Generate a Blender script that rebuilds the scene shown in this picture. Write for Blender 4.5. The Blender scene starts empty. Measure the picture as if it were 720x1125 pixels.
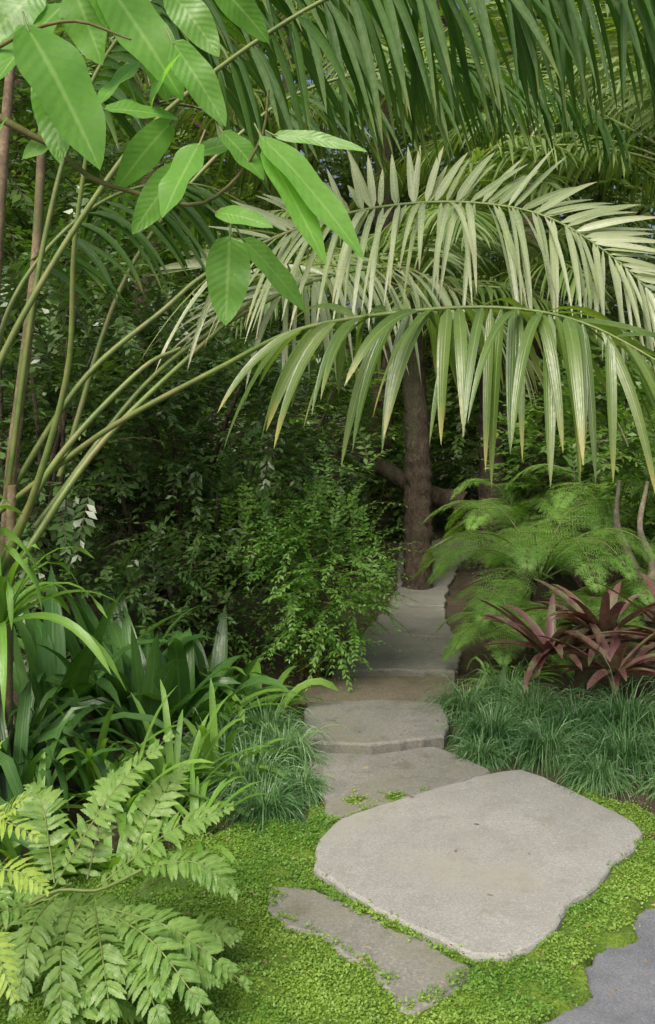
import bpy, bmesh, math, numpy as np
from mathutils import Vector
rng = np.random.default_rng(7)
scene = bpy.context.scene
PI = math.pi

# ------------------------------------------------------------------ helpers
def nrm(v):
    return v / (np.linalg.norm(v, axis=-1, keepdims=True) + 1e-9)

class MB:
    def __init__(s): s.V=[]; s.F=[]; s.A=[]; s.M=[]; s.n=0
    def add(s, v, f, a, m=0):
        s.V.append(v); s.F.append(f+s.n); s.A.append(a); s.M.append(np.full(len(f), m)); s.n += len(v)
    def build(s, name, mats, parent=None, smooth=True):
        V=np.concatenate(s.V); F=np.concatenate(s.F); A=np.concatenate(s.A); M=np.concatenate(s.M)
        me=bpy.data.meshes.new(name)
        me.vertices.add(len(V)); me.vertices.foreach_set('co', V.astype(np.float32).ravel())
        me.loops.add(F.size); me.loops.foreach_set('vertex_index', F.astype(np.int32).ravel())
        me.polygons.add(len(F)); me.polygons.foreach_set('loop_start', np.arange(0,F.size,4,dtype=np.int32))
        me.polygons.foreach_set('material_index', M.astype(np.int32))
        me.polygons.foreach_set('use_smooth', np.full(len(F), smooth))
        at=me.attributes.new('luv','FLOAT_VECTOR','POINT'); at.data.foreach_set('vector', A.astype(np.float32).ravel())
        for m in mats: me.materials.append(m)
        me.update(calc_edges=True)
        ob=bpy.data.objects.new(name, me); scene.collection.objects.link(ob)
        if parent: ob.parent=parent
        return ob

def empty(name):
    e=bpy.data.objects.new(name,None); scene.collection.objects.link(e); e.empty_display_size=.1; return e

PROF={'palm':(.30,.75),'lance':(.55,.95),'oval':(.55,.6),'blunt':(.22,.4),'strap':(.12,.35),'grass':(.05,.5),'stem':(.0,.15),'brom':(.06,.45),'ovate':(.5,.8)}
def prof(kind,t):
    a,b=PROF[kind]; tt=np.linspace(0,1,200)
    mx=((tt**a)*((1-tt)**b)).max()
    return (np.maximum(t,1e-4)**a)*(np.maximum(1-t,1e-4)**b)/mx + .015

def leaves(mb, base, d, up, L, W, droop=.2, kind='lance', nseg=4, fold=.2, rnd=None, mat=0, wav=0., pw=1., serr=0.):
    base=np.atleast_2d(base); N=len(base)
    d=nrm(np.broadcast_to(d,(N,3))); up=np.broadcast_to(up,(N,3))
    L=np.broadcast_to(L,(N,)); W=np.broadcast_to(W,(N,)); droop=np.broadcast_to(droop,(N,))
    if rnd is None: rnd=rng.random(N)
    t=np.linspace(0,1,nseg+1)
    g=np.array([0,0,-1.])
    tm=(t[:-1]+t[1:])/2
    T=nrm(d[:,None]+g*(2*droop[:,None,None]*(tm**pw)[None,:,None]))
    C=np.concatenate([base[:,None],base[:,None]+np.cumsum(T*(L[:,None,None]/nseg),1)],1)
    Tn=np.concatenate([T[:,:1],(T[:,1:]+T[:,:-1])/2,T[:,-1:]],1); Tn=nrm(Tn)
    S=nrm(np.cross(Tn,up[:,None]+0*Tn)); Nn=np.cross(S,Tn)
    w=prof(kind,t)[None,:]*W[:,None]/2
    if serr: w=w*(1-serr*(np.arange(nseg+1)%2))[None]
    off=w[...,None]*fold*Nn
    if wav:
        ph=rng.random(N)[:,None]*6
        o2=(np.sin(t[None]*14+ph)*w*wav)[...,None]*Nn
        o3=(np.sin(t[None]*12+ph*2)*w*wav)[...,None]*Nn
    else: o2=o3=0
    a=np.sqrt(max(0,1-fold*fold))
    Lf=C-S*w[...,None]*a+off+o2; Rt=C+S*w[...,None]*a+off+o3
    if fold==0 :
        cols=[Lf,Rt]; xs=[-1,1]
    else:
        cols=[Lf,C,Rt]; xs=[-1,0,1]
    nc=len(cols)
    V=np.stack(cols,2).reshape(-1,3)
    A=np.zeros((N,nseg+1,nc,3)); A[...,0]=np.array(xs); A[...,1]=t[None,:,None]; A[...,2]=rnd[:,None,None]
    i=np.arange(N)[:,None,None]*(nseg+1)*nc+np.arange(nseg)[None,:,None]*nc+np.arange(nc-1)[None,None,:]
    F=np.stack([i,i+1,i+1+nc,i+nc],-1).reshape(-1,4)
    mb.add(V,F,A.reshape(-1,3),mat)

def crom(P,n):
    P=np.asarray(P,float); P=np.vstack([2*P[0]-P[1],P,2*P[-1]-P[-2]])
    m=len(P)-3; out=[]
    for u in np.linspace(0,m-1e-6,n):
        i=int(u); f=u-i; a,b,c,e=P[i:i+4]
        out.append(.5*((2*b)+(c-a)*f+(2*a-5*b+4*c-e)*f*f+(3*b-a-3*c+e)*f**3))
    return np.array(out)

def tube(mb, P, R, ns=8, mat=0, rough=0., rnd=None):
    P=np.asarray(P,float); n=len(P); R=np.broadcast_to(R,(n,))
    T=nrm(np.gradient(P,axis=0)); ref=np.array([.13,.97,.2]) if abs(T[0][1])<.8 else np.array([1.,0,.1])
    S=nrm(np.cross(T,ref)); B=np.cross(S,T)
    a=np.linspace(0,2*PI,ns,endpoint=False)
    r=R[:,None]*(1+rough*rng.standard_normal((n,ns)))
    V=P[:,None]+r[...,None]*(S[:,None]*np.cos(a)[None,:,None]+B[:,None]*np.sin(a)[None,:,None])
    i=np.arange(n-1)[:,None]*ns; j=np.arange(ns)[None]; j2=(j+1)%ns
    F=np.stack([i+j,i+j2,i+ns+j2,i+ns+j],-1).reshape(-1,4)
    A=np.zeros((n,ns,3)); A[...,0]=.5; A[...,1]=np.linspace(0,1,n)[:,None]; A[...,2]=rng.random() if rnd is None else rnd
    mb.add(V.reshape(-1,3),F,A.reshape(-1,3),mat)

def frond(mb, ctrl, n=36, t0=.3, L=.5, W=.035, lift=(-.5,.3), ang=(1.7,.5), droop=(.5,.5), r=.012, nseg=6, jit=.06, stem=1, leaf=0, tipL=.45, baseL=.6, sc=(1,1), wsc=(1,1)):
    C=crom(ctrl,60); T=nrm(np.gradient(C,axis=0))
    rr=np.linspace(r,r*.2,60)
    tube(mb,C,rr,6,stem)
    u=np.linspace(t0,.985,n)
    for k,s in enumerate((1,-1)):
        uu=np.clip(u+rng.normal(0,.3/n,n),0,.995)
        idx=uu*59; i0=idx.astype(int); f=(idx-i0)[:,None]
        P=C[i0]*(1-f)+C[np.minimum(i0+1,59)]*f; t=T[i0]
        S=nrm(np.cross(t,[0,0,1.])); Nn=np.cross(S,t)
        v=(u-t0)/(1-t0)
        a=ang[0]+(ang[1]-ang[0])*v**.8+rng.normal(0,jit,n)
        l=lift[k]+rng.normal(0,jit*1.5,n)
        sd=s*S*np.cos(l)[:,None]+Nn*np.sin(l)[:,None]
        d=t*np.cos(a)[:,None]+sd*np.sin(a)[:,None]
        up=Nn*np.cos(l)[:,None]-s*S*np.sin(l)[:,None]
        up=up+rng.normal(0,.3,(n,3))
        ll=L*sc[k]*(baseL+(1-baseL)*np.minimum(1,v*3.5))*(1-(1-tipL)*np.clip((v-.55)/.45,0,1)**1.3)*rng.uniform(.85,1.07,n)
        leaves(mb,P,d,up,ll,W*wsc[k]*rng.uniform(.7,1.15,n)*(1-.35*v**2),droop[k]*rng.uniform(.5,1.5,n),'palm',nseg,.3,mat=leaf,pw=1.3)

def sprays(mb, st, d, L, m=8, ll=.06, lw=.03, droop=.25, ang=1.0, kind='ovate', nseg=2, stem=1, leaf=0, up=None, ldroop=.2, fold=.15, taper=.5, sw=.004, jit=.25, start=.08):
    N=len(st); d=nrm(d); L=np.broadcast_to(L,(N,)); dr=np.broadcast_to(droop,(N,))
    g=np.array([0,0,-1.])
    u=np.linspace(start,1,m)
    K=8; tk=(np.arange(K)+.5)/K
    T=nrm(d[:,None]+g*(2*dr[:,None,None]*tk[None,:,None]))
    C=np.concatenate([st[:,None],st[:,None]+np.cumsum(T*(L[:,None,None]/K),1)],1)
    idx=np.minimum(u*K,K-1e-4); i0=idx.astype(int); f=(idx-i0)[None,:,None]
    P=C[:,i0]*(1-f)+C[:,i0+1]*f; t=T[:,i0]
    U=np.array([0,0,1.]) if up is None else up[:,None]
    S=nrm(np.cross(t,U+0*t)+1e-4); Nn=np.cross(S,t)
    rs=rng.random(N)
    for s in (1,-1):
        a=ang*(1-.35*u)[None,:,None]+rng.normal(0,jit,(N,m,1))
        dd=t*np.cos(a)+s*S*np.sin(a)+Nn*rng.normal(.1,jit,(N,m,1))
        sz=(1-taper*np.abs(u*1.3-.5))[None]*rng.uniform(.75,1.15,(N,m))
        rn=np.clip(rs[:,None]*.6+rng.random((N,m))*.4,0,1)
        leaves(mb,P.reshape(-1,3),dd.reshape(-1,3),(Nn+rng.normal(0,jit,(N,m,3))).reshape(-1,3),(ll*sz).ravel(),(lw*sz).ravel(),ldroop,kind,nseg,fold,rnd=rn.ravel(),mat=leaf)
    if sw: leaves(mb,st,d,nrm(rng.normal(0,1,(N,3))),L,sw*2,dr,'stem',5,0,mat=stem)

def ell(n,c,r,shell=.45,top=False):
    v=nrm(rng.normal(0,1,(n,3)))
    q=(shell+(1-shell)*rng.random(n)**.7)[:,None]
    return np.array(c)+v*q*np.array(r), v

def bush(mb,c,r,n,L=.3,out=.8,upb=.4,**kw):
    p,v=ell(n,c,r)
    q=np.sin(p[:,0]*5.1+1)*np.sin(p[:,1]*4.3)*np.sin(p[:,2]*5.7+2)
    k=q>-.32; p=p[k]; v=v[k]
    d=v*out+rng.normal(0,.45,p.shape)+np.array([0,0,upb])
    sprays(mb,p-nrm(d)*L*.4,d,L*rng.uniform(.6,1.2,len(p)),**kw)

def branches(mb,base,c,r,n,r0=.03,mat=1):
    base=np.array(base,float)
    for i in range(n):
        e,_=ell(1,c,r,.5); e=e[0]
        mid=(base+e)/2+rng.normal(0,.12,3)*np.array(r)
        tube(mb,crom([base+rng.normal(0,.04,3)*[1,1,0],mid,e],12),np.linspace(r0,r0*.2,12),6,mat,.05)

def rosette(mb,c,n,L,W,elev=(.3,1.3),droop=.6,kind='strap',nseg=8,fold=.25,mat=0,spread=.04,az=None,pw=1.2,wav=0.):
    a=rng.random(n)*2*PI if az is None else rng.uniform(az[0],az[1],n)
    e=rng.uniform(elev[0],elev[1],n)
    d=np.stack([np.cos(a)*np.cos(e),np.sin(a)*np.cos(e),np.sin(e)],1)
    b=np.array(c)+np.stack([np.cos(a),np.sin(a),0*a],1)*spread*rng.random((n,1))
    up=np.stack([-np.cos(a)*np.sin(e),-np.sin(a)*np.sin(e),np.cos(e)],1)+rng.normal(0,.15,(n,3))
    leaves(mb,b,d,up,L*rng.uniform(.65,1.1,n),W*rng.uniform(.8,1.15,n),droop*rng.uniform(.6,1.4,n),kind,nseg,fold,mat=mat,pw=pw,wav=wav)

# ------------------------------------------------------------------ materials
def newmat(name):
    m=bpy.data.materials.new(name); m.use_nodes=True; nt=m.node_tree; nt.nodes.clear()
    return m,nt,nt.nodes,nt.links
def math_n(nt,op,a,b=None):
    n=nt.nodes.new('ShaderNodeMath'); n.operation=op
    for i,x in enumerate((a,b)):
        if x is None: continue
        if isinstance(x,(int,float)): n.inputs[i].default_value=x
        else: nt.links.new(x,n.inputs[i])
    return n.outputs[0]
def mixc(nt,f,a,b,mode='MIX'):
    n=nt.nodes.new('ShaderNodeMix'); n.data_type='RGBA'; n.blend_type=mode
    for s,x in ((n.inputs[0],f),(n.inputs[6],a),(n.inputs[7],b)):
        if isinstance(x,(int,float)): s.default_value=x
        elif isinstance(x,tuple): s.default_value=(*x,1)
        else: nt.links.new(x,s)
    return n.outputs[2]
def noise(nt,scale,detail=4,rough=.6,coord=None):
    n=nt.nodes.new('ShaderNodeTexNoise'); n.inputs['Scale'].default_value=scale; n.inputs['Detail'].default_value=detail; n.inputs['Roughness'].default_value=rough
    if coord is None:
        tc=nt.nodes.new('ShaderNodeTexCoord'); coord=tc.outputs['Object']
    nt.links.new(coord,n.inputs['Vector']); return n.outputs[0]
def mapr(nt,v,a,b,c=0.,d=1.):
    n=nt.nodes.new('ShaderNodeMapRange'); nt.links.new(v,n.inputs[0])
    for i,x in enumerate((a,b,c,d)): n.inputs[i+1].default_value=x
    return n.outputs[0]

def leafmat(name,c1,c2,rough=.4,trans=.3,rib=None,tip=None,spec=.5,veins=0,spot=None,tcol=None,simple=False,vs=.18):
    m,nt,N,L=newmat(name)
    at=N.new('ShaderNodeAttribute'); at.attribute_name='luv'
    sp=N.new('ShaderNodeSeparateXYZ'); L.new(at.outputs['Vector'],sp.inputs[0])
    x,y,r=sp.outputs
    nz=noise(nt,2.3,1 if simple else 3)
    f=math_n(nt,'ADD',math_n(nt,'MULTIPLY',r,.65),mapr(nt,nz,.35,.65,-.1,.45))
    f=math_n(nt,'MINIMUM',math_n(nt,'MAXIMUM',f,0.),1.)
    col=mixc(nt,f,c1,c2)
    b=N.new('ShaderNodeBsdfPrincipled'); b.inputs['Roughness'].default_value=rough
    b.inputs['Specular IOR Level'].default_value=spec
    if not simple:
        fine=noise(nt,60,2)
        col=mixc(nt,mapr(nt,fine,.3,.7,0.,.3),col,tuple(q*.6 for q in c1))
        if spot: col=mixc(nt,mapr(nt,noise(nt,9,4,.7),.48,.62,0.,.8),col,spot)
        ax=math_n(nt,'ABSOLUTE',x)
        if tip:
            tf=math_n(nt,'MULTIPLY',mapr(nt,y,.72,1.,0.,1.),mapr(nt,r,.3,.8,0.,1.))
            col=mixc(nt,tf,col,tip)
        if rib: col=mixc(nt,mapr(nt,ax,.03,.12,.7,0.),col,rib)
        if veins:
            w=math_n(nt,'SINE',math_n(nt,'MULTIPLY',math_n(nt,'SUBTRACT',y,math_n(nt,'MULTIPLY',ax,.16)),float(veins)))
            col=mixc(nt,mapr(nt,w,.85,1.,0.,vs),col,rib or c2)
            bh=w
        else:
            bh=math_n(nt,'SINE',math_n(nt,'MULTIPLY',x,16.))
        bp=N.new('ShaderNodeBump'); bp.inputs['Strength'].default_value=.25; bp.inputs['Distance'].default_value=.003
        L.new(math_n(nt,'ADD',math_n(nt,'MULTIPLY',bh,.25),fine),bp.inputs['Height'])
        L.new(mapr(nt,fine,.3,.7,rough-.08,rough+.12),b.inputs['Roughness'])
        L.new(bp.outputs[0],b.inputs['Normal'])
    L.new(col,b.inputs['Base Color'])
    t=N.new('ShaderNodeBsdfTranslucent')
    L.new(mixc(nt,1.,col,tcol or (1.6,1.7,.5),'MULTIPLY'),t.inputs[0])
    mx=N.new('ShaderNodeMixShader'); mx.inputs[0].default_value=trans
    L.new(b.outputs[0],mx.inputs[1]); L.new(t.outputs[0],mx.inputs[2])
    o=N.new('ShaderNodeOutputMaterial'); L.new(mx.outputs[0],o.inputs[0]); return m

def solid(name,c1,c2,scale=8,rough=.85,bump=.5,bd=.01,fine=None,c3=None,s3=2.,stretch=None,spec=.3,fd=.45,stain=None):
    m,nt,N,L=newmat(name)
    tc=N.new('ShaderNodeTexCoord'); co=tc.outputs['Object']
    if stretch:
        mp=N.new('ShaderNodeMapping'); mp.inputs['Scale'].default_value=stretch; L.new(co,mp.inputs[0]); co=mp.outputs[0]
    n1=noise(nt,scale,6,.7,co)
    col=mixc(nt,mapr(nt,n1,.35,.65),c1,c2)
    h=n1
    if fine:
        n2=noise(nt,fine,3,.7,co)
        col=mixc(nt,mapr(nt,n2,.36,.6,fd,0.),col,tuple(q*.4 for q in c1))
        col=mixc(nt,mapr(nt,n2,.6,.75,0.,.5),col,tuple(min(1,q*1.5) for q in c2))
        h=math_n(nt,'ADD',n1,math_n(nt,'MULTIPLY',n2,.6))
    if c3: col=mixc(nt,mapr(nt,noise(nt,s3,5,.65,co),.5,.66,0.,.8),col,c3)
    if stain: col=mixc(nt,mapr(nt,noise(nt,7.3,6,.75,co),.52,.68,0.,.65),col,stain)
    bp=N.new('ShaderNodeBump'); bp.inputs['Strength'].default_value=bump; bp.inputs['Distance'].default_value=bd
    L.new(h,bp.inputs['Height'])
    b=N.new('ShaderNodeBsdfPrincipled'); L.new(col,b.inputs['Base Color']); b.inputs['Roughness'].default_value=rough
    b.inputs['Specular IOR Level'].default_value=spec
    L.new(bp.outputs[0],b.inputs['Normal'])
    o=N.new('ShaderNodeOutputMaterial'); L.new(b.outputs[0],o.inputs[0]); return m

M_soil=solid('soil',(.06,.045,.03),(.13,.10,.065),9,.95,.8,.03,90,(.06,.09,.03),1.2)
M_stone=solid('slab_stone',(.285,.285,.265),(.36,.36,.335),3,.85,.4,.005,170,(.30,.295,.25),1.7,fd=.5,stain=(.21,.21,.175))
M_stone2=solid('path_stone',(.20,.20,.175),(.28,.275,.245),4,.85,.5,.006,110,(.17,.17,.115),2.,stain=(.12,.12,.08))
M_stone3=solid('path_stone_brown',(.15,.13,.095),(.23,.20,.15),4,.9,.6,.007,90,(.14,.14,.075),2.,stain=(.10,.09,.055))
M_asph=solid('asphalt',(.13,.14,.16),(.22,.23,.25),4,.85,.9,.006,180,stain=(.11,.12,.12))
M_bark=solid('bark',(.055,.04,.03),(.15,.115,.08),22,.95,1.,.04,70,(.09,.10,.055),4.,(1,1,.35))
M_barkl=solid('grey_bark',(.2,.175,.13),(.38,.34,.27),12,.9,.8,.01,60,(.16,.15,.08),4.)
M_twig=solid('twig',(.08,.08,.03),(.15,.14,.05),14,.8,.5,.01)
M_gstem=solid('green_stem',(.07,.13,.025),(.17,.22,.055),7,.5,.3,.004,None,(.19,.17,.07),5.,(1,1,1),.5)
M_cane=solid('cane',(.12,.09,.055),(.27,.21,.13),9,.7,.5,.006,50,(.10,.13,.04),3.)

M_palm=leafmat('palm_leaf',(.07,.145,.028),(.17,.25,.06),.33,.38,rib=(.24,.31,.10),tip=(.42,.36,.11),spec=.75)
M_palmp=leafmat('palm_leaf_pale',(.20,.27,.12),(.38,.44,.26),.28,.28,rib=(.42,.46,.28),tip=(.36,.30,.17),spec=.9)
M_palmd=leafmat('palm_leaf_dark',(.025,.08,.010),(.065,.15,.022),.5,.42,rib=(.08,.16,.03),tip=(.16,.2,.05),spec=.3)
M_palmb=leafmat('palm_leaf_far',(.08,.16,.035),(.24,.32,.11),.45,.35,simple=True)
M_mag=leafmat('broad_leaf',(.13,.33,.05),(.22,.45,.09),.33,.5,rib=(.3,.5,.15),spec=.5,veins=75,tcol=(1.5,1.6,.6),vs=.06)
M_dark=leafmat('dark_leaf',(.035,.085,.022),(.105,.19,.05),.33,.22,simple=True,spec=.7)
M_mid=leafmat('mid_leaf',(.06,.14,.03),(.165,.28,.06),.4,.38,simple=True)
M_lite=leafmat('light_leaf',(.14,.32,.065),(.27,.48,.12),.45,.42,simple=True)
M_bg=leafmat('distant_leaf',(.065,.13,.03),(.21,.30,.08),.5,.45,simple=True)
M_fern=leafmat('fern_leaf',(.15,.34,.055),(.28,.48,.11),.5,.45,simple=True)
M_fernl=leafmat('leather_fern_leaf',(.12,.25,.05),(.25,.39,.10),.36,.35,rib=(.33,.42,.14),spec=.55)
M_ferny=leafmat('yellow_fern_leaf',(.27,.40,.06),(.38,.50,.11),.4,.4)
M_strap=leafmat('strap_leaf',(.04,.12,.026),(.10,.22,.05),.3,.25,rib=(.12,.22,.07),spec=.6)
M_strapl=leafmat('strap_leaf_light',(.13,.30,.045),(.24,.42,.08),.34,.35,rib=(.27,.36,.1))
M_mondo=leafmat('mondo_leaf',(.055,.15,.05),(.21,.36,.15),.38,.25,spec=.5,simple=True)
M_brom=leafmat('bromeliad_leaf',(.11,.04,.045),(.25,.13,.12),.32,.18,spec=.6,spot=(.18,.24,.11),tcol=(1.5,.8,.5))
M_moss=leafmat('ground_cover_leaf',(.12,.26,.035),(.29,.42,.08),.5,.38,simple=True)
M_mossb=solid('ground_cover_base',(.07,.14,.015),(.16,.25,.03),12,.95,.9,.02,120)
M_litter=leafmat('dry_leaf',(.14,.08,.04),(.36,.27,.15),.7,.1,simple=True)

# ------------------------------------------------------------------ ground
def hfun(x,y):
    px=np.interp(y,[2,4,5.2,6.5,8,10,14],[.2,.25,.25,.45,.75,1.0,2.2])
    dd=np.abs(x-px)
    rise=.30*np.clip((dd-.65)/1.6,0,1)**1.1
    rise=rise*np.clip((y-3.1)/1.6,0,1)
    return rise+.012*np.sin(x*9+y*4)*np.clip((dd-.5)*2,0,1)
def sheet(name,xs,ys,zf,mat):
    X,Y=np.meshgrid(xs,ys); Z=zf(X,Y)
    V=np.stack([X,Y,Z],-1).reshape(-1,3); nx=len(xs)
    i=(np.arange(len(ys)-1)[:,None]*nx+np.arange(nx-1)[None]).ravel()
    F=np.stack([i,i+1,i+1+nx,i+nx],1)
    mb=MB(); mb.add(V,F,np.zeros((len(V),3))); return mb.build(name,[mat])
xs=np.concatenate([[-400,-60,-20,-8],np.linspace(-4,5,110),[9,20,60,400]])
ys=np.concatenate([[-400,-40,-8,-2,0,1],np.linspace(1.6,12,110),[16,24,60,400]])
sheet('ground',xs,ys,lambda X,Y:hfun(X,Y)-.012,M_soil)

def inpoly(P,x,y):
    P=np.asarray(P); c=np.zeros(x.shape,bool); j=len(P)-1
    for i in range(len(P)):
        xi,yi=P[i]; xj,yj=P[j]
        c^=((yi>y)!=(yj>y))&(x<(xj-xi)*(y-yi)/(yj-yi+1e-12)+xi); j=i
    return c
def slab(name,poly,ztop,mat,thick=.08,jit=.006,sub=.035,tilt=(0,0),smooth=1):
    P=np.asarray(poly,float); out=[]
    for i in range(len(P)):
        a,b=P[i],P[(i+1)%len(P)]; k=max(1,int(np.linalg.norm(b-a)/sub))
        for q in range(k): out.append(a+(b-a)*q/k+rng.normal(0,jit,2)*(1 if q else .3))
    O=np.array(out)
    for _ in range(smooth): O=(np.roll(O,1,0)+4*O+np.roll(O,-1,0))/6
    tn=nrm(np.roll(O,-1,0)-np.roll(O,1,0)); inn=np.stack([-tn[:,1],tn[:,0]],1)
    area=.5*np.sum(O[:,0]*np.roll(O[:,1],-1)-np.roll(O[:,0],-1)*O[:,1])
    if area<0: inn=-inn
    n=len(O); c=O.mean(0)
    rings=[(0,-thick),(-.002,-.012),(.002,-.004),(.008,0)]
    V=[]
    for ins,dz in rings:
        Q=O+inn*ins; z=ztop+dz+(Q[:,0]-c[0])*tilt[0]+(Q[:,1]-c[1])*tilt[1]+(rng.normal(0,.0025,n) if dz==-.012 else 0)
        V+=list(np.column_stack([Q,z]))
    F=[]
    for r in range(len(rings)-1):
        for i in range(n):
            j=(i+1)%n; F.append((r*n+i,r*n+j,(r+1)*n+j,(r+1)*n+i))
    F.append(tuple(range(3*n,4*n)) )
    me=bpy.data.meshes.new(name); me.from_pydata([tuple(v) for v in V],[],F); me.materials.append(mat); me.update()
    bm=bmesh.new(); bm.from_mesh(me); bmesh.ops.recalc_face_normals(bm,faces=bm.faces[:]); bm.to_mesh(me); bm.free()
    ob=bpy.data.objects.new(name,me); scene.collection.objects.link(ob); return O

BIG=[(-.03,3.60),(.05,3.78),(.41,4.05),(.66,4.22),(.84,4.30),(.93,4.20),(1.04,4.0),(1.17,3.74),(1.18,3.66),(1.10,3.52),(.98,3.40),(.86,3.20),(.76,3.12),(.70,3.0),(.615,2.90),(.52,2.83),(.42,2.83),(.33,2.93),(.197,3.05),(.074,3.20),(-.05,3.37)]
SML=[(-.20,3.27),(-.03,3.24),(.09,3.11),(.25,2.96),(.33,2.86),(.41,2.80),(.383,2.72),(.33,2.66),(.228,2.56),(.18,2.66),(.105,2.80),(-.028,2.95),(-.171,3.07)]
slab('stone_slab',BIG,.032,M_stone)
slab('stone_slab',SML,.022,M_stone2,jit=.014)
slab('stone_slab',[(-.02,3.72),(.0,3.98),(-.1,4.28),(-.12,4.55),(.2,4.50),(.5,4.62),(.6,4.5),(.72,4.3),(.45,4.09),(.1,3.86)],.022,M_stone2)
slab('stone_slab',[(-.11,4.60),(-.12,5.0),(-.1,5.22),(.25,5.26),(.60,5.2),(.6,4.9),(.56,4.68),(.2,4.56)],.05,M_stone2)
slab('stone_slab',[(-.16,5.28),(-.14,5.55),(.0,5.76),(.35,5.82),(.72,5.78),(.76,5.5),(.66,5.26),(.25,5.31)],.028,M_stone3)
slab('stone_slab',[(.02,5.82),(.12,6.3),(.2,6.7),(.5,6.78),(.86,6.7),(.86,6.3),(.76,5.84),(.35,5.88)],.05,M_stone2,jit=.01)
slab('stone_slab',[(.22,6.76),(.36,7.3),(.46,7.8),(.7,7.86),(.92,7.78),(.88,7.2),(.88,6.76),(.5,6.84)],.035,M_stone2,jit=.01)
slab('stone_path',[(.48,7.86),(.56,8.3),(.66,9.2),(.72,10.2),(.9,11.4),(1.6,12.2),(1.9,11.4),(1.6,10.8),(1.35,10.),(1.15,9.1),(.98,8.2),(.94,7.84),(.7,7.92)],.03,M_stone2,jit=.012,sub=.08)
ASP=[(6,4.2),(3,3.75),(1.6,3.4),(1.2,3.3),(1.076,3.21),(.98,3.14),(.94,3.05),(.80,2.97),(.77,2.87),(.67,2.74),(.64,2.62),(.545,2.56),(.4,2.3),(.1,2.0),(-.6,1.7),(-3,1.3),(-8,1.),(-8,-6),(8,-6),(8,4.4)]
slab('asphalt_driveway',ASP,.004,M_asph,.03,.018,.04)

# ground cover
def near(P,x,y):
    P=np.array(P); d=np.full(x.shape,9.)
    for i in range(len(P)):
        a=P[i];b=P[(i+1)%len(P)]; ab=b-a
        t=np.clip(((x-a[0])*ab[0]+(y-a[1])*ab[1])/(ab@ab),0,1)
        d=np.minimum(d,np.hypot(x-a[0]-t*ab[0],y-a[1]-t*ab[1]))
    return np.where(inpoly(P,x,y),-d,d)
def mossh(x,y):
    h=.012+.011*np.sin(x*13+1)*np.sin(y*11)+.009*np.sin(x*31+y*17)+.006*np.sin(y*37-x*9)+.006*np.sin(x*61+2)*np.sin(y*53)
    h=np.maximum(h,.002)
    d=np.minimum(near(BIG,x,y),near(SML,x,y))
    return np.minimum(h,.010+np.clip(d,-.01,1)*.3)
MR=[(-1.2,2.2),(.3,2.0),(.5,2.3),(.6,2.56),(.72,2.74),(.84,2.93),(.99,3.07),(1.15,3.2),(1.6,3.38),(2.2,3.55),(2.2,3.9),(1.3,3.85),(1.2,3.95),(1.0,4.1),(.1,4.1),(-.1,3.75),(-.35,3.8),(-.5,3.6),(-1.2,3.4)]
gx=np.linspace(-1.25,2.25,200); gy=np.linspace(1.95,4.15,130)
def zmb(X,Y):
    ins=inpoly(MR,X+.04*np.sin(Y*23),Y+.03*np.sin(X*29))
    return np.where(ins,np.maximum(mossh(X,Y),.0)+.004,-.06)
sheet('moss_ground',gx,gy,zmb,M_mossb)
mb=MB(); n=330000
x=rng.uniform(-1.2,2.2,n); y=rng.uniform(2.0,4.1,n)
k=inpoly(MR,x+.04*np.sin(y*23)+rng.normal(0,.015,n),y+.03*np.sin(x*29)+rng.normal(0,.015,n))
eb=.018*np.sin(x*37+1)*np.sin(y*41)+.012*np.sin(x*83)*np.sin(y*71)+rng.normal(0,.007,n)
eb=np.maximum(eb,-.03)
k&=near(BIG,x,y)>(eb*.7+.004)
k&=near(SML,x,y)>(eb*1.6-.008)
k&=~(inpoly(ASP,x+rng.normal(0,.025,n)+.02*np.sin(y*31),y+rng.normal(0,.025,n)))
k&=(np.sin(x*17+2*np.sin(y*9))*np.sin(y*19+1)+rng.normal(0,.12,n))<.8
k&=~((x>-.1)&(y>3.82)&(y<4.4)&(x<.6)&(rng.random(n)<.6))
x=x[k];y=y[k]
db=np.minimum(near(BIG,x,y),near(SML,x,y))
z=np.where(db<0,.024,np.maximum(mossh(x,y),0))+rng.uniform(.0,.014,len(x))
a=rng.random(len(x))*2*PI; e=rng.normal(.3,.4,len(x))
d=np.stack([np.cos(a)*np.cos(e),np.sin(a)*np.cos(e),np.sin(e)],1)
up=np.stack([0*a,0*a,1+0*a],1)+rng.normal(0,.45,(len(x),3))
pn=np.clip(.36+.35*x+.3*np.sin(x*7+2*np.sin(y*5))+.25*np.sin(y*13+x*3)+rng.normal(0,.2,len(x)),0,1)
leaves(mb,np.stack([x,y,z],1),d,up,rng.uniform(.006,.012,len(x)),rng.uniform(.005,.009,len(x)),.1,'oval',2,0,rnd=pn)
mb.build('moss_ground_cover',[M_moss])

# leaf litter
mb=MB(); n=900
x=rng.uniform(-.8,1.7,n); y=rng.uniform(2.6,10,n)
pz=hfun(x,y); onb=inpoly(BIG,x,y); keep=(~onb)|(rng.random(n)<.1); x=x[keep];y=y[keep];pz=pz[keep];onb=onb[keep]
z=np.where(onb,.034,np.maximum(pz,.052)+.0)+.002
a=rng.random(len(x))*2*PI
leaves(mb,np.stack([x,y,z],1),np.stack([np.cos(a),np.sin(a),.05+0*a],1),np.array([0,0,1.])+rng.normal(0,.3,(len(x),3)),rng.uniform(.008,.032,len(x)),rng.uniform(.004,.013,len(x)),.1,'lance',3,.3)
mb.build('leaf_litter',[M_litter])

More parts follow.
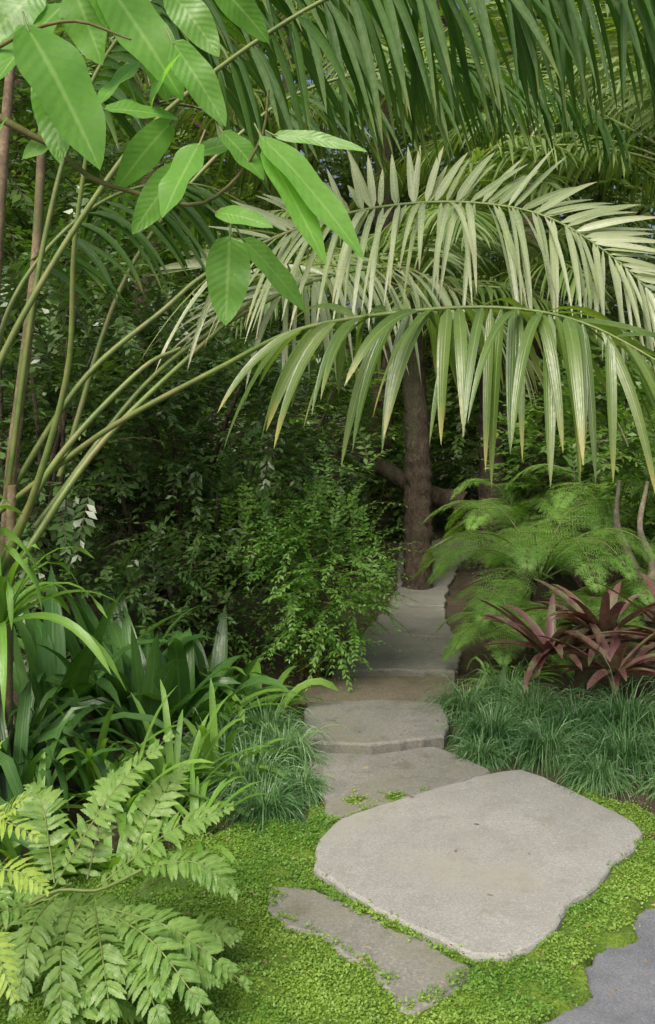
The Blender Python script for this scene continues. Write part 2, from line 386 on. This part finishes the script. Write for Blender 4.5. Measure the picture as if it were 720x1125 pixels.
# ------------------------------------------------------------------ mondo grass
def tufts(name,cs,nb=700):
    mb=MB()
    for (cx,cy,L,sp) in cs:
        z=float(hfun(np.array(cx),np.array(cy)))
        a=rng.random(nb)*2*PI; r=sp*np.sqrt(rng.random(nb)); e=rng.uniform(.3,1.45,nb)
        az=a+rng.normal(0,.5,nb)
        b=np.stack([cx+np.cos(a)*r,cy+np.sin(a)*r,z+0*a],1)
        d=np.stack([np.cos(az)*np.cos(e),np.sin(az)*np.cos(e),np.sin(e)],1)
        leaves(mb,b,d,np.stack([-np.cos(az)*np.sin(e),-np.sin(az)*np.sin(e),np.cos(e)],1)+rng.normal(0,.3,(nb,3)),L*rng.uniform(.55,1.25,nb),rng.uniform(.003,.0055,nb),rng.uniform(.7,2.8,nb),'grass',7,0,pw=1.5,
               rnd=np.clip(rng.uniform(.1,.7)+rng.normal(0,.25,nb),0,1))
    return mb.build(name,[M_mondo])
tufts('mondo_grass',[(.80,4.75,.33,.05),(1.05,4.97,.38,.05),(.73,5.15,.32,.04),(1.0,4.48,.30,.05),(.98,5.35,.36,.05),(.70,4.5,.19,.04)])
tufts('mondo_grass',[(1.3,4.28,.36,.06),(1.42,4.66,.40,.06),(1.64,4.2,.36,.06),(1.2,4.74,.33,.05),(1.78,4.62,.40,.07),(1.97,4.25,.38,.07),(1.14,4.13,.22,.04),(1.45,3.98,.26,.04)])
tufts('mondo_grass',[(-.32,4.15,.34,.06),(-.2,4.47,.32,.05),(-.5,4.45,.34,.06),(-.25,3.90,.26,.05),(-.3,4.8,.32,.06),(-.12,4.1,.18,.04)])

# ------------------------------------------------------------------ left kentia palm
pal=empty('kentia_palm')
mb=MB()
frond(mb,[(-1.37,3.95,1.15),(-1.22,3.9,1.26),(-.83,3.75,1.53),(-.40,3.6,1.75),(-.10,3.45,1.88),(.275,3.3,1.93),(.58,3.15,1.925),(.805,3.0,1.855),(1.06,2.85,1.68)],
      n=40,t0=.50,L=.55,W=.045,lift=(-.65,0.),ang=(2.65,.35),droop=(1.1,.7),r=.014,nseg=10,jit=.18,baseL=.85,tipL=.95)
mb.build('front_frond',[M_palm,M_gstem],pal)
mb=MB()
frond(mb,[(-1.37,4.1,1.18),(-1.05,4.2,1.72),(-.71,4.25,2.03),(-.52,4.3,2.2),(-.16,4.3,2.38),(.2,4.25,2.47),(.576,4.15,2.475),(.9,4.05,2.395),(1.15,3.9,2.19),(1.33,3.8,1.97)],
      n=72,t0=.36,L=.74,W=.029,lift=(-.45,.8),ang=(2.5,.45),droop=(.55,.1),r=.014,nseg=8,sc=(1,.56),wsc=(1,1.4),baseL=.9,jit=.09)
mb.build('middle_frond',[M_palmp,M_gstem],pal)
mb=MB()
frond(mb,[(-1.25,4.2,1.1),(-.8,4.5,1.75),(-.35,4.8,2.1),(.05,5.1,2.3),(.45,5.3,2.35),(.85,5.4,2.15),(1.15,5.5,1.85)],
      n=56,t0=.38,L=.75,W=.032,lift=(-.4,.3),ang=(2.5,.6),droop=(.7,.35),r=.013,nseg=7,baseL=.9,jit=.1)
mb.build('rear_frond',[M_palmp,M_gstem],pal)
mb=MB()
frond(mb,[(-1.25,3.3,1.3),(-1.07,3.2,1.75),(-.77,3.2,2.27),(-.5,3.15,2.57),(-.03,3.0,2.84),(.33,2.95,2.93),(.69,2.85,2.92),(1.05,2.75,2.82)],
      n=56,t0=.47,L=.56,W=.028,lift=(-1.25,-.9),ang=(1.65,1.0),droop=(.7,.7),r=.013,nseg=7,jit=.16,tipL=.8)
frond(mb,[(-1.3,4,1.3),(-1.15,4,2.3),(-.95,4.0,2.95),(-.6,3.9,3.3),(-.15,3.8,3.4),(.3,3.7,3.2)],
      n=44,t0=.35,L=.68,W=.034,lift=(-.9,-.4),ang=(1.4,.6),droop=(.9,.7),r=.014,nseg=7,jit=.1)
frond(mb,[(-1.35,3.9,1.3),(-1.3,4.0,2.0),(-1.0,4.3,2.5),(-.6,4.6,2.65),(-.2,4.9,2.5)],
      n=40,t0=.35,L=.6,W=.034,lift=(-.7,-.1),ang=(1.5,.6),droop=(.8,.7),r=.014,nseg=7,jit=.1)
frond(mb,[(-1.2,4.4,1.3),(-.9,4.6,2.3),(-.3,4.8,3.05),(.3,4.9,3.3),(.9,4.9,3.3),(1.5,4.9,3.0)],
      n=46,t0=.35,L=.6,W=.032,lift=(-.9,-.3),ang=(1.5,.7),droop=(.9,.7),r=.014,nseg=6,jit=.14)
mb.build('upper_fronds',[M_palmd,M_gstem],pal)
mb=MB()
for p in ([(-1.28,3.9,0),(-1.27,3.9,.7),(-1.25,3.9,1.3)],[(-1.35,4.05,0),(-1.33,4.1,1.2),(-1.25,4.2,2.2),(-1.2,4.2,3.2)],[(-1.42,4.0,0),(-1.38,3.95,1.2),(-1.3,3.9,2.4),(-1.22,3.9,3.4)]):
    tube(mb,crom(p,24),np.linspace(.032,.018,24),8,0,.04)
for p in ([(-1.28,3.85,1.0),(-1.05,3.8,1.4),(-.75,3.9,1.75),(-.6,4.0,1.85)],[(-1.28,3.85,.95),(-1.1,3.7,1.3),(-.95,3.6,1.75),(-.9,3.5,2.2),(-.8,3.4,2.7)],[(-1.25,3.9,.95),(-.95,4.1,1.45),(-.55,4.4,1.9),(-.3,4.6,2.15)]):
    tube(mb,crom(p,24),np.linspace(.016,.007,24),8,1)
mb.build('canes',[M_cane,M_gstem],pal)
# strap-leaved cordyline on a short stem at the palm's foot
mb=MB()
for (cx,cy,cz,n_,L_) in [(-1.22,3.65,.80,22,.55),(-1.42,3.5,1.0,20,.6)]:
    tube(mb,crom([(cx-.03,cy,0),(cx-.02,cy,cz*.5),(cx,cy,cz)],12),np.linspace(.028,.022,12),8,1,.08)
    rosette(mb,(cx,cy,cz),n_,L_,.042,elev=(.2,1.45),droop=1.0,spread=.03,nseg=10,pw=1.4,kind='brom')
mb.build('cordyline_plant',[M_strapl,M_cane])

# ------------------------------------------------------------------ near broadleaf branch (top left)
mag=empty('broadleaf_tree')
mb=MB()
tube(mb,crom([(-1.6,1.95,0),(-1.55,1.95,1.0),(-1.3,1.9,1.8),(-1.0,1.85,2.1),(-.72,1.8,2.17),(-.5,1.8,2.083)],30),np.linspace(.03,.0055,30),8,1,.03)
tube(mb,crom([(-.50,1.8,2.083),(-.433,1.8,2.025),(-.35,1.8,1.997),(-.24,1.8,1.975),(-.167,1.78,2.017),(-.117,1.76,2.09),(-.105,1.75,2.17)],20),np.linspace(.0055,.0022,20),7,1,.05)
tube(mb,crom([(-1.0,1.85,2.1),(-.75,1.75,2.38),(-.45,1.7,2.5),(-.2,1.7,2.46)],20),np.linspace(.010,.003,20),7,1,.05)
tube(mb,crom([(-.72,1.8,2.17),(-.58,1.77,2.26),(-.45,1.72,2.28),(-.34,1.7,2.24)],14),np.linspace(.005,.002,14),6,1)
LV=[((-.50,2.38),(-.58,2.19),.10),((-.47,2.38),(-.415,2.24),.09),((-.525,2.27),(-.40,2.03),.12),((-.50,2.24),(-.475,2.05),.08),((-.42,2.40),(-.275,2.18),.105),
 ((-.29,2.14),(-.40,2.03),.065),((-.225,2.07),(-.28,1.94),.078),((-.265,2.05),(-.345,1.925),.062),((-.12,2.09),(.05,1.87),.072),((-.115,2.07),(-.01,1.86),.055),
 ((-.18,1.92),(-.185,1.765),.082),((-.16,1.92),(-.05,1.80),.055),((-.10,2.105),(.06,2.07),.03),((-.62,1.95),(-.50,2.045),.06),((-.39,2.125),(-.28,2.135),.05),
 ((-.28,2.26),(-.19,2.12),.065),((-.27,2.06),(-.17,2.1),.05),((-.19,2.1),(-.12,2.02),.05),((-.2,1.95),(-.1,1.915),.035),((-.30,2.39),(-.21,2.27),.07),
 ((-.55,2.40),(-.64,2.27),.10),((-.36,2.37),(-.32,2.22),.075),((-.22,2.42),(-.12,2.32),.06),((-.64,2.1),(-.68,1.98),.08),
 ((-.35,2.26),(-.42,2.16),.06),((-.47,2.12),(-.56,2.07),.05),((-.33,2.16),(-.25,2.2),.05),((-.44,2.42),(-.36,2.27),.09)]
for (a,b,w) in LV:
    y0=1.8+rng.normal(0,.05); y1=y0+rng.normal(-.03,.06)
    A=np.array([a[0],y0,a[1]]); B=np.array([b[0],y1,b[1]]); d=B-A; l=np.linalg.norm(d)
    up=np.array([rng.normal(0,.35),-.9,.5+rng.normal(0,.25)])
    leaves(mb,A,nrm(d)+np.array([0,0,.12]),up,l*1.08,w,.14,'ovate',16,.16,wav=.14)
    tube(mb,np.array([A-nrm(d)*.02+[0,.01,.01],A,A+d*.05]),.002,5,2)
mb.build('leafy_branch',[M_mag,M_twig,M_gstem],mag)

# ------------------------------------------------------------------ bottom-left leather fern
def pinna(mb,A,B,n=20,hw=.075,arch=.05,wd=.023,leaf=0,stem=1):
    A=np.array(A,float);B=np.array(B,float); mid=(A+B)/2+[0,0,arch]+rng.normal(0,.01,3)
    C=crom([A,mid,B],30); tube(mb,C,np.linspace(.0035,.001,30),5,stem)
    T=nrm(np.gradient(C,axis=0)); u=np.linspace(.06,.99,n)
    i=(u*29).astype(int); P=C[i]; t=T[i]; S=nrm(np.cross(t,[0,-.35,1.])); Nn=np.cross(S,t)
    for s in (1,-1):
        a=(1.25-.55*u+rng.normal(0,.07,n))[:,None]; d=t*np.cos(a)+s*S*np.sin(a)+Nn*.12
        l=hw*np.sin(np.clip(.35+u*2.6,0,PI-.35))*rng.uniform(.85,1.1,n)
        leaves(mb,P,d,Nn+rng.normal(0,.2,(n,3)),l,wd*(.6+.4*l/hw),.25*rng.uniform(.3,1.8,n),'lance',14,.22,mat=leaf,wav=.15,serr=.22)
fer=empty('leather_fern')
mb=MB()
PN=[((-.75,2.7,.29),(-.44,2.8,.68)),((-.625,2.68,.30),(-.26,2.7,.51)),((-.58,2.62,.27),(-.197,2.5,.13)),((-.56,2.6,.26),(-.27,2.35,.13)),((-.62,2.62,.27),(-.50,2.3,.13)),
    ((-.74,2.66,.28),(-.74,2.33,.16)),((-.75,2.7,.3),(-.86,2.85,.51)),((-.66,2.7,.31),(-.60,2.98,.53)),((-.50,2.66,.36),(-.24,2.58,.33)),((-.68,2.64,.27),(-.62,2.3,.12)),
    ((-.8,2.68,.25),(-.98,2.4,.2)),((-.56,2.68,.33),(-.42,2.9,.55)),((-.6,2.6,.24),(-.38,2.33,.10))]
for A,B in PN: pinna(mb,A,B)
tube(mb,crom([(-1.0,2.75,0),(-.9,2.7,.18),(-.75,2.68,.285),(-.62,2.66,.30),(-.5,2.65,.36)],16),.005,6,1)
tube(mb,crom([(-1.0,2.75,0),(-.85,2.72,.2),(-.7,2.7,.3)],16),.005,6,1)
for i in range(26):
    A=np.array([rng.uniform(-1.3,-.5),rng.uniform(2.3,3.1),rng.uniform(.04,.2)]); a=rng.uniform(-2.6,.9)
    pinna(mb,A,A+np.array([np.cos(a)*.28,np.sin(a)*.25,rng.uniform(-.03,.12)]))
mb.build('fronds',[M_fernl,M_gstem],fer)
mb=MB()
for A,B in [((-.86,2.35,.45),(-.70,2.3,.70)),((-.9,2.35,.6),(-.66,2.25,.62)),((-.86,2.3,.5),(-.64,2.25,.50)),((-.84,2.28,.4),(-.70,2.2,.28)),((-.95,2.4,.6),(-.78,2.35,.8))]:
    pinna(mb,A,B,14,.06,.03,.014)
tube(mb,crom([(-1.05,2.4,0),(-.95,2.38,.3),(-.86,2.35,.48)],12),.005,6,1)
mb.build('yellow_fern',[M_ferny,M_gstem])

# ------------------------------------------------------------------ strap-leaved plants left
def hz(x,y): return float(hfun(np.array(float(x)),np.array(float(y))))
def strapplant(name,pts,mat,**kw):
    mb=MB()
    for (x,y,n,L,W) in pts: rosette(mb,(x,y,hz(x,y)-.01),n,L,W,mat=0,**kw)
    mb.build(name,[mat])
strapplant('cast_iron_plant',[(-.85,4.55,16,.72,.10),(-.7,4.75,14,.66,.10),(-1.0,4.8,14,.78,.10),(-1.25,4.5,12,.8,.10),(-.6,5.1,10,.6,.09)],M_strap,elev=(.8,1.48),droop=.45,kind='lance',spread=.15,wav=.1)
strapplant('agapanthus_plant',[(-1.3,3.8,24,.85,.055),(-1.45,3.5,22,.9,.06),(-1.3,4.1,18,.8,.055),(-1.35,3.2,18,.7,.05),(-1.15,3.6,14,.8,.05)],M_strap,elev=(.8,1.48),droop=1.1,spread=.08,pw=1.6)
strapplant('clivia_plant',[(-.62,3.95,32,.48,.036),(-.80,3.8,28,.48,.036),(-.48,4.25,26,.46,.034),(-.95,3.95,24,.5,.034)],M_strapl,elev=(.35,1.4),droop=.5,spread=.07)
strapplant('clivia_plant',[(-.35,5.0,22,.48,.05),(-.55,4.9,22,.52,.05),(-.7,5.2,20,.5,.05)],M_strapl,elev=(.2,1.1),droop=.6,spread=.08)
strapplant('clivia_plant',[(-.75,3.4,18,.38,.035),(-1.0,3.35,18,.42,.035),(-.5,3.65,16,.32,.03)],M_strapl,elev=(.3,1.3),droop=.5,spread=.07)

# ------------------------------------------------------------------ bromeliads right
def brom(c,n=30,L=.5):
    mb=MB(); rosette(mb,c,n,L,.066,elev=(.05,1.0),droop=.35,kind='brom',spread=.05,fold=.45,nseg=9); mb.build('bromeliad',[M_brom])
brom((1.18,5.25,.30),28,.44); brom((1.5,5.35,.36),30,.5); brom((1.85,5.2,.36),28,.5); brom((1.45,4.98,.27),24,.38)
strapplant('daylily_plant',[(.95,5.55,24,.40,.02),(1.1,5.7,20,.42,.02)],M_strapl,elev=(.4,1.4),droop=.8,spread=.05)

# ------------------------------------------------------------------ ferns right (bipinnate)
def tfern(name,c,nf,L,elev,droop=.55,pl=.3,az=None,trunk=None,lf=.046):
    mb=MB(); c=np.array(c,float)
    for i in range(nf):
        a=(i+rng.uniform(-.3,.3))*2*PI/nf if az is None else rng.uniform(*az)
        e=rng.uniform(*elev); l=L*rng.uniform(.8,1.1); d=np.array([math.cos(a)*math.cos(e),math.sin(a)*math.cos(e),math.sin(e)])
        K=24; P=[c+d*.02]
        for k in range(K):
            T=nrm(d+np.array([0,0,-1.])*2*droop*(k/K)**1.3); P.append(P[-1]+T*l/K)
        P=np.array(P); tube(mb,P,np.linspace(.007,.0015,len(P)),5,1)
        T=nrm(np.gradient(P,axis=0)); n=24; u=np.linspace(.14,.98,n); ii=(u*K).astype(int)
        Q=P[ii]; t=T[ii]; S=nrm(np.cross(t,[0,0,1.])); Nn=np.cross(S,t)
        for s in (1,-1):
            dd=t*.45+s*S+Nn*.05+rng.normal(0,.05,Q.shape)
            ll=pl*np.sin(np.clip(.5+u*2.5,0,PI-.12))
            sprays(mb,Q,dd,ll,m=13,ll=lf,lw=lf*.5,droop=.25,ang=1.3,kind='blunt',nseg=1,up=Nn,fold=0,jit=.1,sw=.0015,taper=.9,start=.05)
    if trunk: tube(mb,crom([(c[0],c[1],0),(c[0]+.02,c[1],c[2]*.5),c],10),np.linspace(.08,.06,10),10,2,.15)
    mb.build(name,[M_fern,M_gstem,M_bark])
tfern('tree_fern',(1.38,6.4,.48),17,1.08,(.45,1.2),.85,.26,trunk=1)
tfern('tree_fern',(1.10,5.95,.2),13,.5,(.3,1.2),.9,.16,lf=.032)
tfern('tree_fern',(2.1,7.2,.7),13,1.1,(.4,1.2),.8,.28,trunk=1)
tfern('tree_fern',(1.6,8.0,.6),13,.9,(.3,1.2),.8,.25,trunk=1)
tfern('ground_fern',(1.55,6.0,.24),12,.55,(.2,1.1),.8,.17,lf=.034)
tfern('ground_fern',(2.0,6.5,.28),12,.6,(.2,1.1),.8,.18,lf=.036)
tfern('ground_fern',(1.35,7.1,.1),12,.55,(.2,1.1),.8,.17,lf=.036)

# ------------------------------------------------------------------ shrubs
mb=MB()
bush(mb,(-.02,5.72,.68),(.40,.4,.58),400,.34,m=11,ll=.046,lw=.020,droop=.35,kind='lance',ldroop=.25,sw=.002,fold=0)
bush(mb,(-.45,5.80,.66),(.46,.4,.55),320,.36,m=10,ll=.046,lw=.020,droop=.35,kind='lance',sw=.002,fold=0)
branches(mb,(-.1,5.85,0),(0,5.8,.6),(.4,.3,.4),14,.012)
mb.build('light_green_shrub',[M_lite,M_twig])
mb=MB()
bush(mb,(-.85,6.2,1.4),(1.0,.7,.9),760,.4,m=9,ll=.085,lw=.036,droop=.3,sw=.003,fold=0)
bush(mb,(-1.7,5.5,1.6),(.9,.8,1.3),560,.4,m=9,ll=.085,lw=.036,droop=.3,sw=.003,fold=0)
bush(mb,(-1.2,5.3,.6),(.7,.4,.5),220,.35,m=9,ll=.07,lw=.03,droop=.3,sw=.003,fold=0)
branches(mb,(-.9,6.1,0),(-.8,6,1.3),(.9,.6,.9),16,.03)
branches(mb,(-1.7,5.6,0),(-1.7,5.5,1.6),(.8,.7,1.2),12,.03)
mb.build('dark_evergreen_shrub',[M_dark,M_bark])
mb=MB()
bush(mb,(-.55,8.,1.5),(1.0,.7,1.1),460,.4,m=9,ll=.09,lw=.038,droop=.3,fold=0)
bush(mb,(-2.2,7.6,2.6),(1.4,.9,1.6),560,.5,m=9,ll=.11,lw=.05,droop=.3,fold=0)
branches(mb,(-.6,8.1,0),(-.6,8,1.6),(1.,.6,1.),12,.03)
mb.build('evergreen_shrub',[M_mid,M_bark])
mb=MB()
bush(mb,(2.3,7.9,1.35),(1.0,.7,.85),460,.35,m=8,ll=.10,lw=.048,droop=.25,sw=.003,fold=0)
bush(mb,(2.4,6.6,1.1),(.6,.5,.55),180,.3,m=8,ll=.09,lw=.042,droop=.25,sw=.003,fold=0)
branches(mb,(2.2,7.8,0),(2.2,7.8,1.2),(.8,.5,.6),10,.03)
mb.build('glossy_leaf_shrub',[M_mid,M_bark])
mb=MB()
for p in ([(2.05,6.3,.25),(2.08,6.3,.6),(1.97,6.2,.85),(2.02,6.2,1.15)],[(2.07,6.3,.5),(2.2,6.3,.8),(2.15,6.2,1.1)],[(2.05,6.3,.4),(1.93,6.35,.7),(1.85,6.3,.9),(1.87,6.3,1.15)]):
    tube(mb,crom(p,16),np.linspace(.036,.012,16),9,1,.06)
bush(mb,(2.0,6.25,1.3),(.45,.3,.3),110,.25,m=7,ll=.085,lw=.038,droop=.2)
mb.build('frangipani_shrub',[M_mid,M_barkl])

# ------------------------------------------------------------------ palms behind
def palm(c,h,nf,L,r=.12,lean=(0,0),mats=(M_palmb,),name='kentia_palm',LL=.6,trunkmat=None,seed_e=(.0,1.2),n=38):
    e=empty(name); mb=MB(); c=np.array(c,float); top=c+np.array([lean[0],lean[1],h])
    C=crom([c,(c+top)/2+[rng.normal(0,.04),0,0],top],60); tube(mb,C,np.linspace(r*1.15,r*.8,60)*(1+.08*(np.arange(60)%3==0)),18,0,.08)
    tube(mb,crom([top,top+[0,0,.3]],6),np.linspace(r*.9,r*.4,6),10,0,.05)
    mb.build('trunk',[trunkmat or M_bark,M_gstem],e)
    mb=MB()
    for i in range(nf):
        a=i*2.4+rng.uniform(-.3,.3); el=rng.uniform(*seed_e); l=L*rng.uniform(.85,1.1)
        d=np.array([math.cos(a)*math.cos(el),math.sin(a)*math.cos(el),math.sin(el)])
        P=[top+[0,0,.15]]
        for k in range(5): P.append(P[-1]+nrm(d+np.array([0,0,-1.])*1.5*(k/5)**1.3)*l/5)
        frond(mb,P,n=n,t0=.22,L=LL,W=.042,lift=(-.2,-.2),ang=(1.4,.5),droop=(.6,.6),r=.016,nseg=4)
    mb.build('fronds',[mats[0],M_gstem],e)
palm((.80,8.7,0),2.5,13,2.1,.112,(-.06,0.1),LL=.6)
palm((1.6,9.6,0),2.3,12,2.1,.12,(0,0))
palm((3.3,8.2,0),3.4,14,2.7,.12,(-.2,0),LL=.7)
palm((2.2,10.5,0),4.4,13,2.8,.13,(0,0),LL=.8)
palm((-1.8,9.5,0),4.4,13,2.8,.13,(.1,0),LL=.8)
palm((.6,12,0),5.2,14,2.8,.13,(.1,0),LL=.8)
palm((4.3,11.5,0),5.2,13,2.8,.13,(.1,0),LL=.8)

# ------------------------------------------------------------------ background trees
def tree(c,h,cr,n,mat,name='broadleaf_tree',ll=.16,lw=.07,L=.7,r=.2,lean=0,low=.2):
    mb=MB(); c=np.array(c,float); top=c+np.array([lean,0,h*.75])
    tube(mb,crom([c,(c+top)/2+[rng.normal(0,.2),0,0],top],20),np.linspace(r,r*.3,20),10,1,.06)
    for i in range(10):
        b=c+(top-c)*rng.uniform(.3,.95); a=rng.random()*2*PI
        e=b+np.array([math.cos(a)*cr[0]*.8,math.sin(a)*cr[1]*.8,rng.uniform(.3,1.)*cr[2]*.5])
        tube(mb,crom([b,(b+e)/2+[0,0,-.15],e],10),np.linspace(r*.4,r*.08,10),6,1,.05)
    K=22; cc,_=ell(K,c+[lean,0,h*(.5+low)],cr,.3)
    for q in cc:
        bush(mb,q,np.array(cr)*rng.uniform(.28,.45),int(n/K),L,m=8,ll=ll,lw=lw,droop=.3,nseg=2,sw=.006,fold=0)
    mb.build(name,[mat,M_bark])
tree((-3.4,11,0),7.8,(2.3,1.8,3.6),1400,M_bg,low=.05)
tree((-.6,13.5,0),9.5,(2.6,1.8,4.5),1700,M_bg,low=.0)
tree((2.6,14,0),9.5,(2.6,1.8,4.5),1600,M_bg,low=.03)
tree((5.6,12.5,0),8.5,(2.4,1.8,4.0),1200,M_bg,low=.05)
tree((1.6,18,0),11.5,(4.2,2,5.6),1500,M_bg,ll=.27,lw=.13,L=1.,low=.0)
tree((-4,17,0),11.5,(4,2,5.6),1300,M_bg,ll=.27,lw=.13,L=1.,low=.0)
tree((7,17,0),11.5,(4,2,5.6),1200,M_bg,ll=.27,lw=.13,L=1.,low=.0)
tree((-3.2,6.6,0),6,(1.5,1.5,2.6),900,M_mid,ll=.12,lw=.05,L=.5,low=.05)
mb=MB()
for q in [(-2.5,10.5,1.2),(-.8,11,1.2),(.2,12.2,1.),(.0,14.5,1.2),(2.4,12.8,1.2),(1.3,13.6,1.),(3.6,10,1.3),(4.6,8,1.2),(-3.2,8.5,1.2),(1.2,15.5,1.2),(-2,14,1.2),(4,14,1.4),(2.9,11,1.)]:
    bush(mb,q,(1.3,.8,1.2),300,.5,m=8,ll=.13,lw=.055,droop=.3,fold=0)
bush(mb,(.1,9.9,.5),(.45,.4,.5),130,.35,m=8,ll=.08,lw=.035,droop=.3,fold=0)
bush(mb,(1.8,9.0,.4),(.45,.4,.4),130,.35,m=8,ll=.08,lw=.035,droop=.3,fold=0)
mb.build('understory_hedge',[M_mid,M_bark])
mb=MB(); tube(mb,crom([(.1,9.8,1.3),(.5,9.6,1.05),(.95,9.4,.8),(1.3,9.2,.72)],16),np.linspace(.07,.11,16),10,0,.06)
tube(mb,crom([(.1,9.8,0),(.08,9.8,.7),(.1,9.8,1.4)],10),.1,10,0,.06)
mb.build('fallen_log',[M_bark])

# ------------------------------------------------------------------ world, sun, camera
w=bpy.data.worlds.new('World'); scene.world=w; w.use_nodes=True; nt=w.node_tree
sky=nt.nodes.new('ShaderNodeTexSky'); sky.sky_type='NISHITA'; sky.sun_disc=False
EL,ROT=math.radians(50),math.radians(205)
sky.sun_elevation=EL; sky.sun_rotation=ROT; sky.air_density=1.; sky.dust_density=9.; sky.ozone_density=.5
nt.links.new(sky.outputs[0],nt.nodes['Background'].inputs[0]); nt.nodes['Background'].inputs[1].default_value=.15
sd=bpy.data.lights.new('sun','SUN'); sd.energy=3.4; sd.angle=math.radians(35); sd.color=(1,.97,.91)
so=bpy.data.objects.new('sun',sd); scene.collection.objects.link(so)
dv=Vector((math.sin(ROT)*math.cos(EL),math.cos(ROT)*math.cos(EL),math.sin(EL)))
so.rotation_euler=dv.to_track_quat('Z','Y').to_euler(); so.location=(0,0,12)
cd=bpy.data.cameras.new('camera'); cd.sensor_fit='VERTICAL'; cd.sensor_height=36; cd.lens=34.56; cd.shift_y=-.1; cd.clip_end=1500; cd.clip_start=.05
co=bpy.data.objects.new('camera',cd); scene.collection.objects.link(co); co.location=(0,0,1.6); co.rotation_euler=(PI/2,0,0); scene.camera=co
scene.view_settings.view_transform='Standard'; scene.view_settings.look='None'; scene.view_settings.exposure=0
print('polys',sum(len(o.data.polygons) for o in bpy.data.objects if o.type=='MESH'))
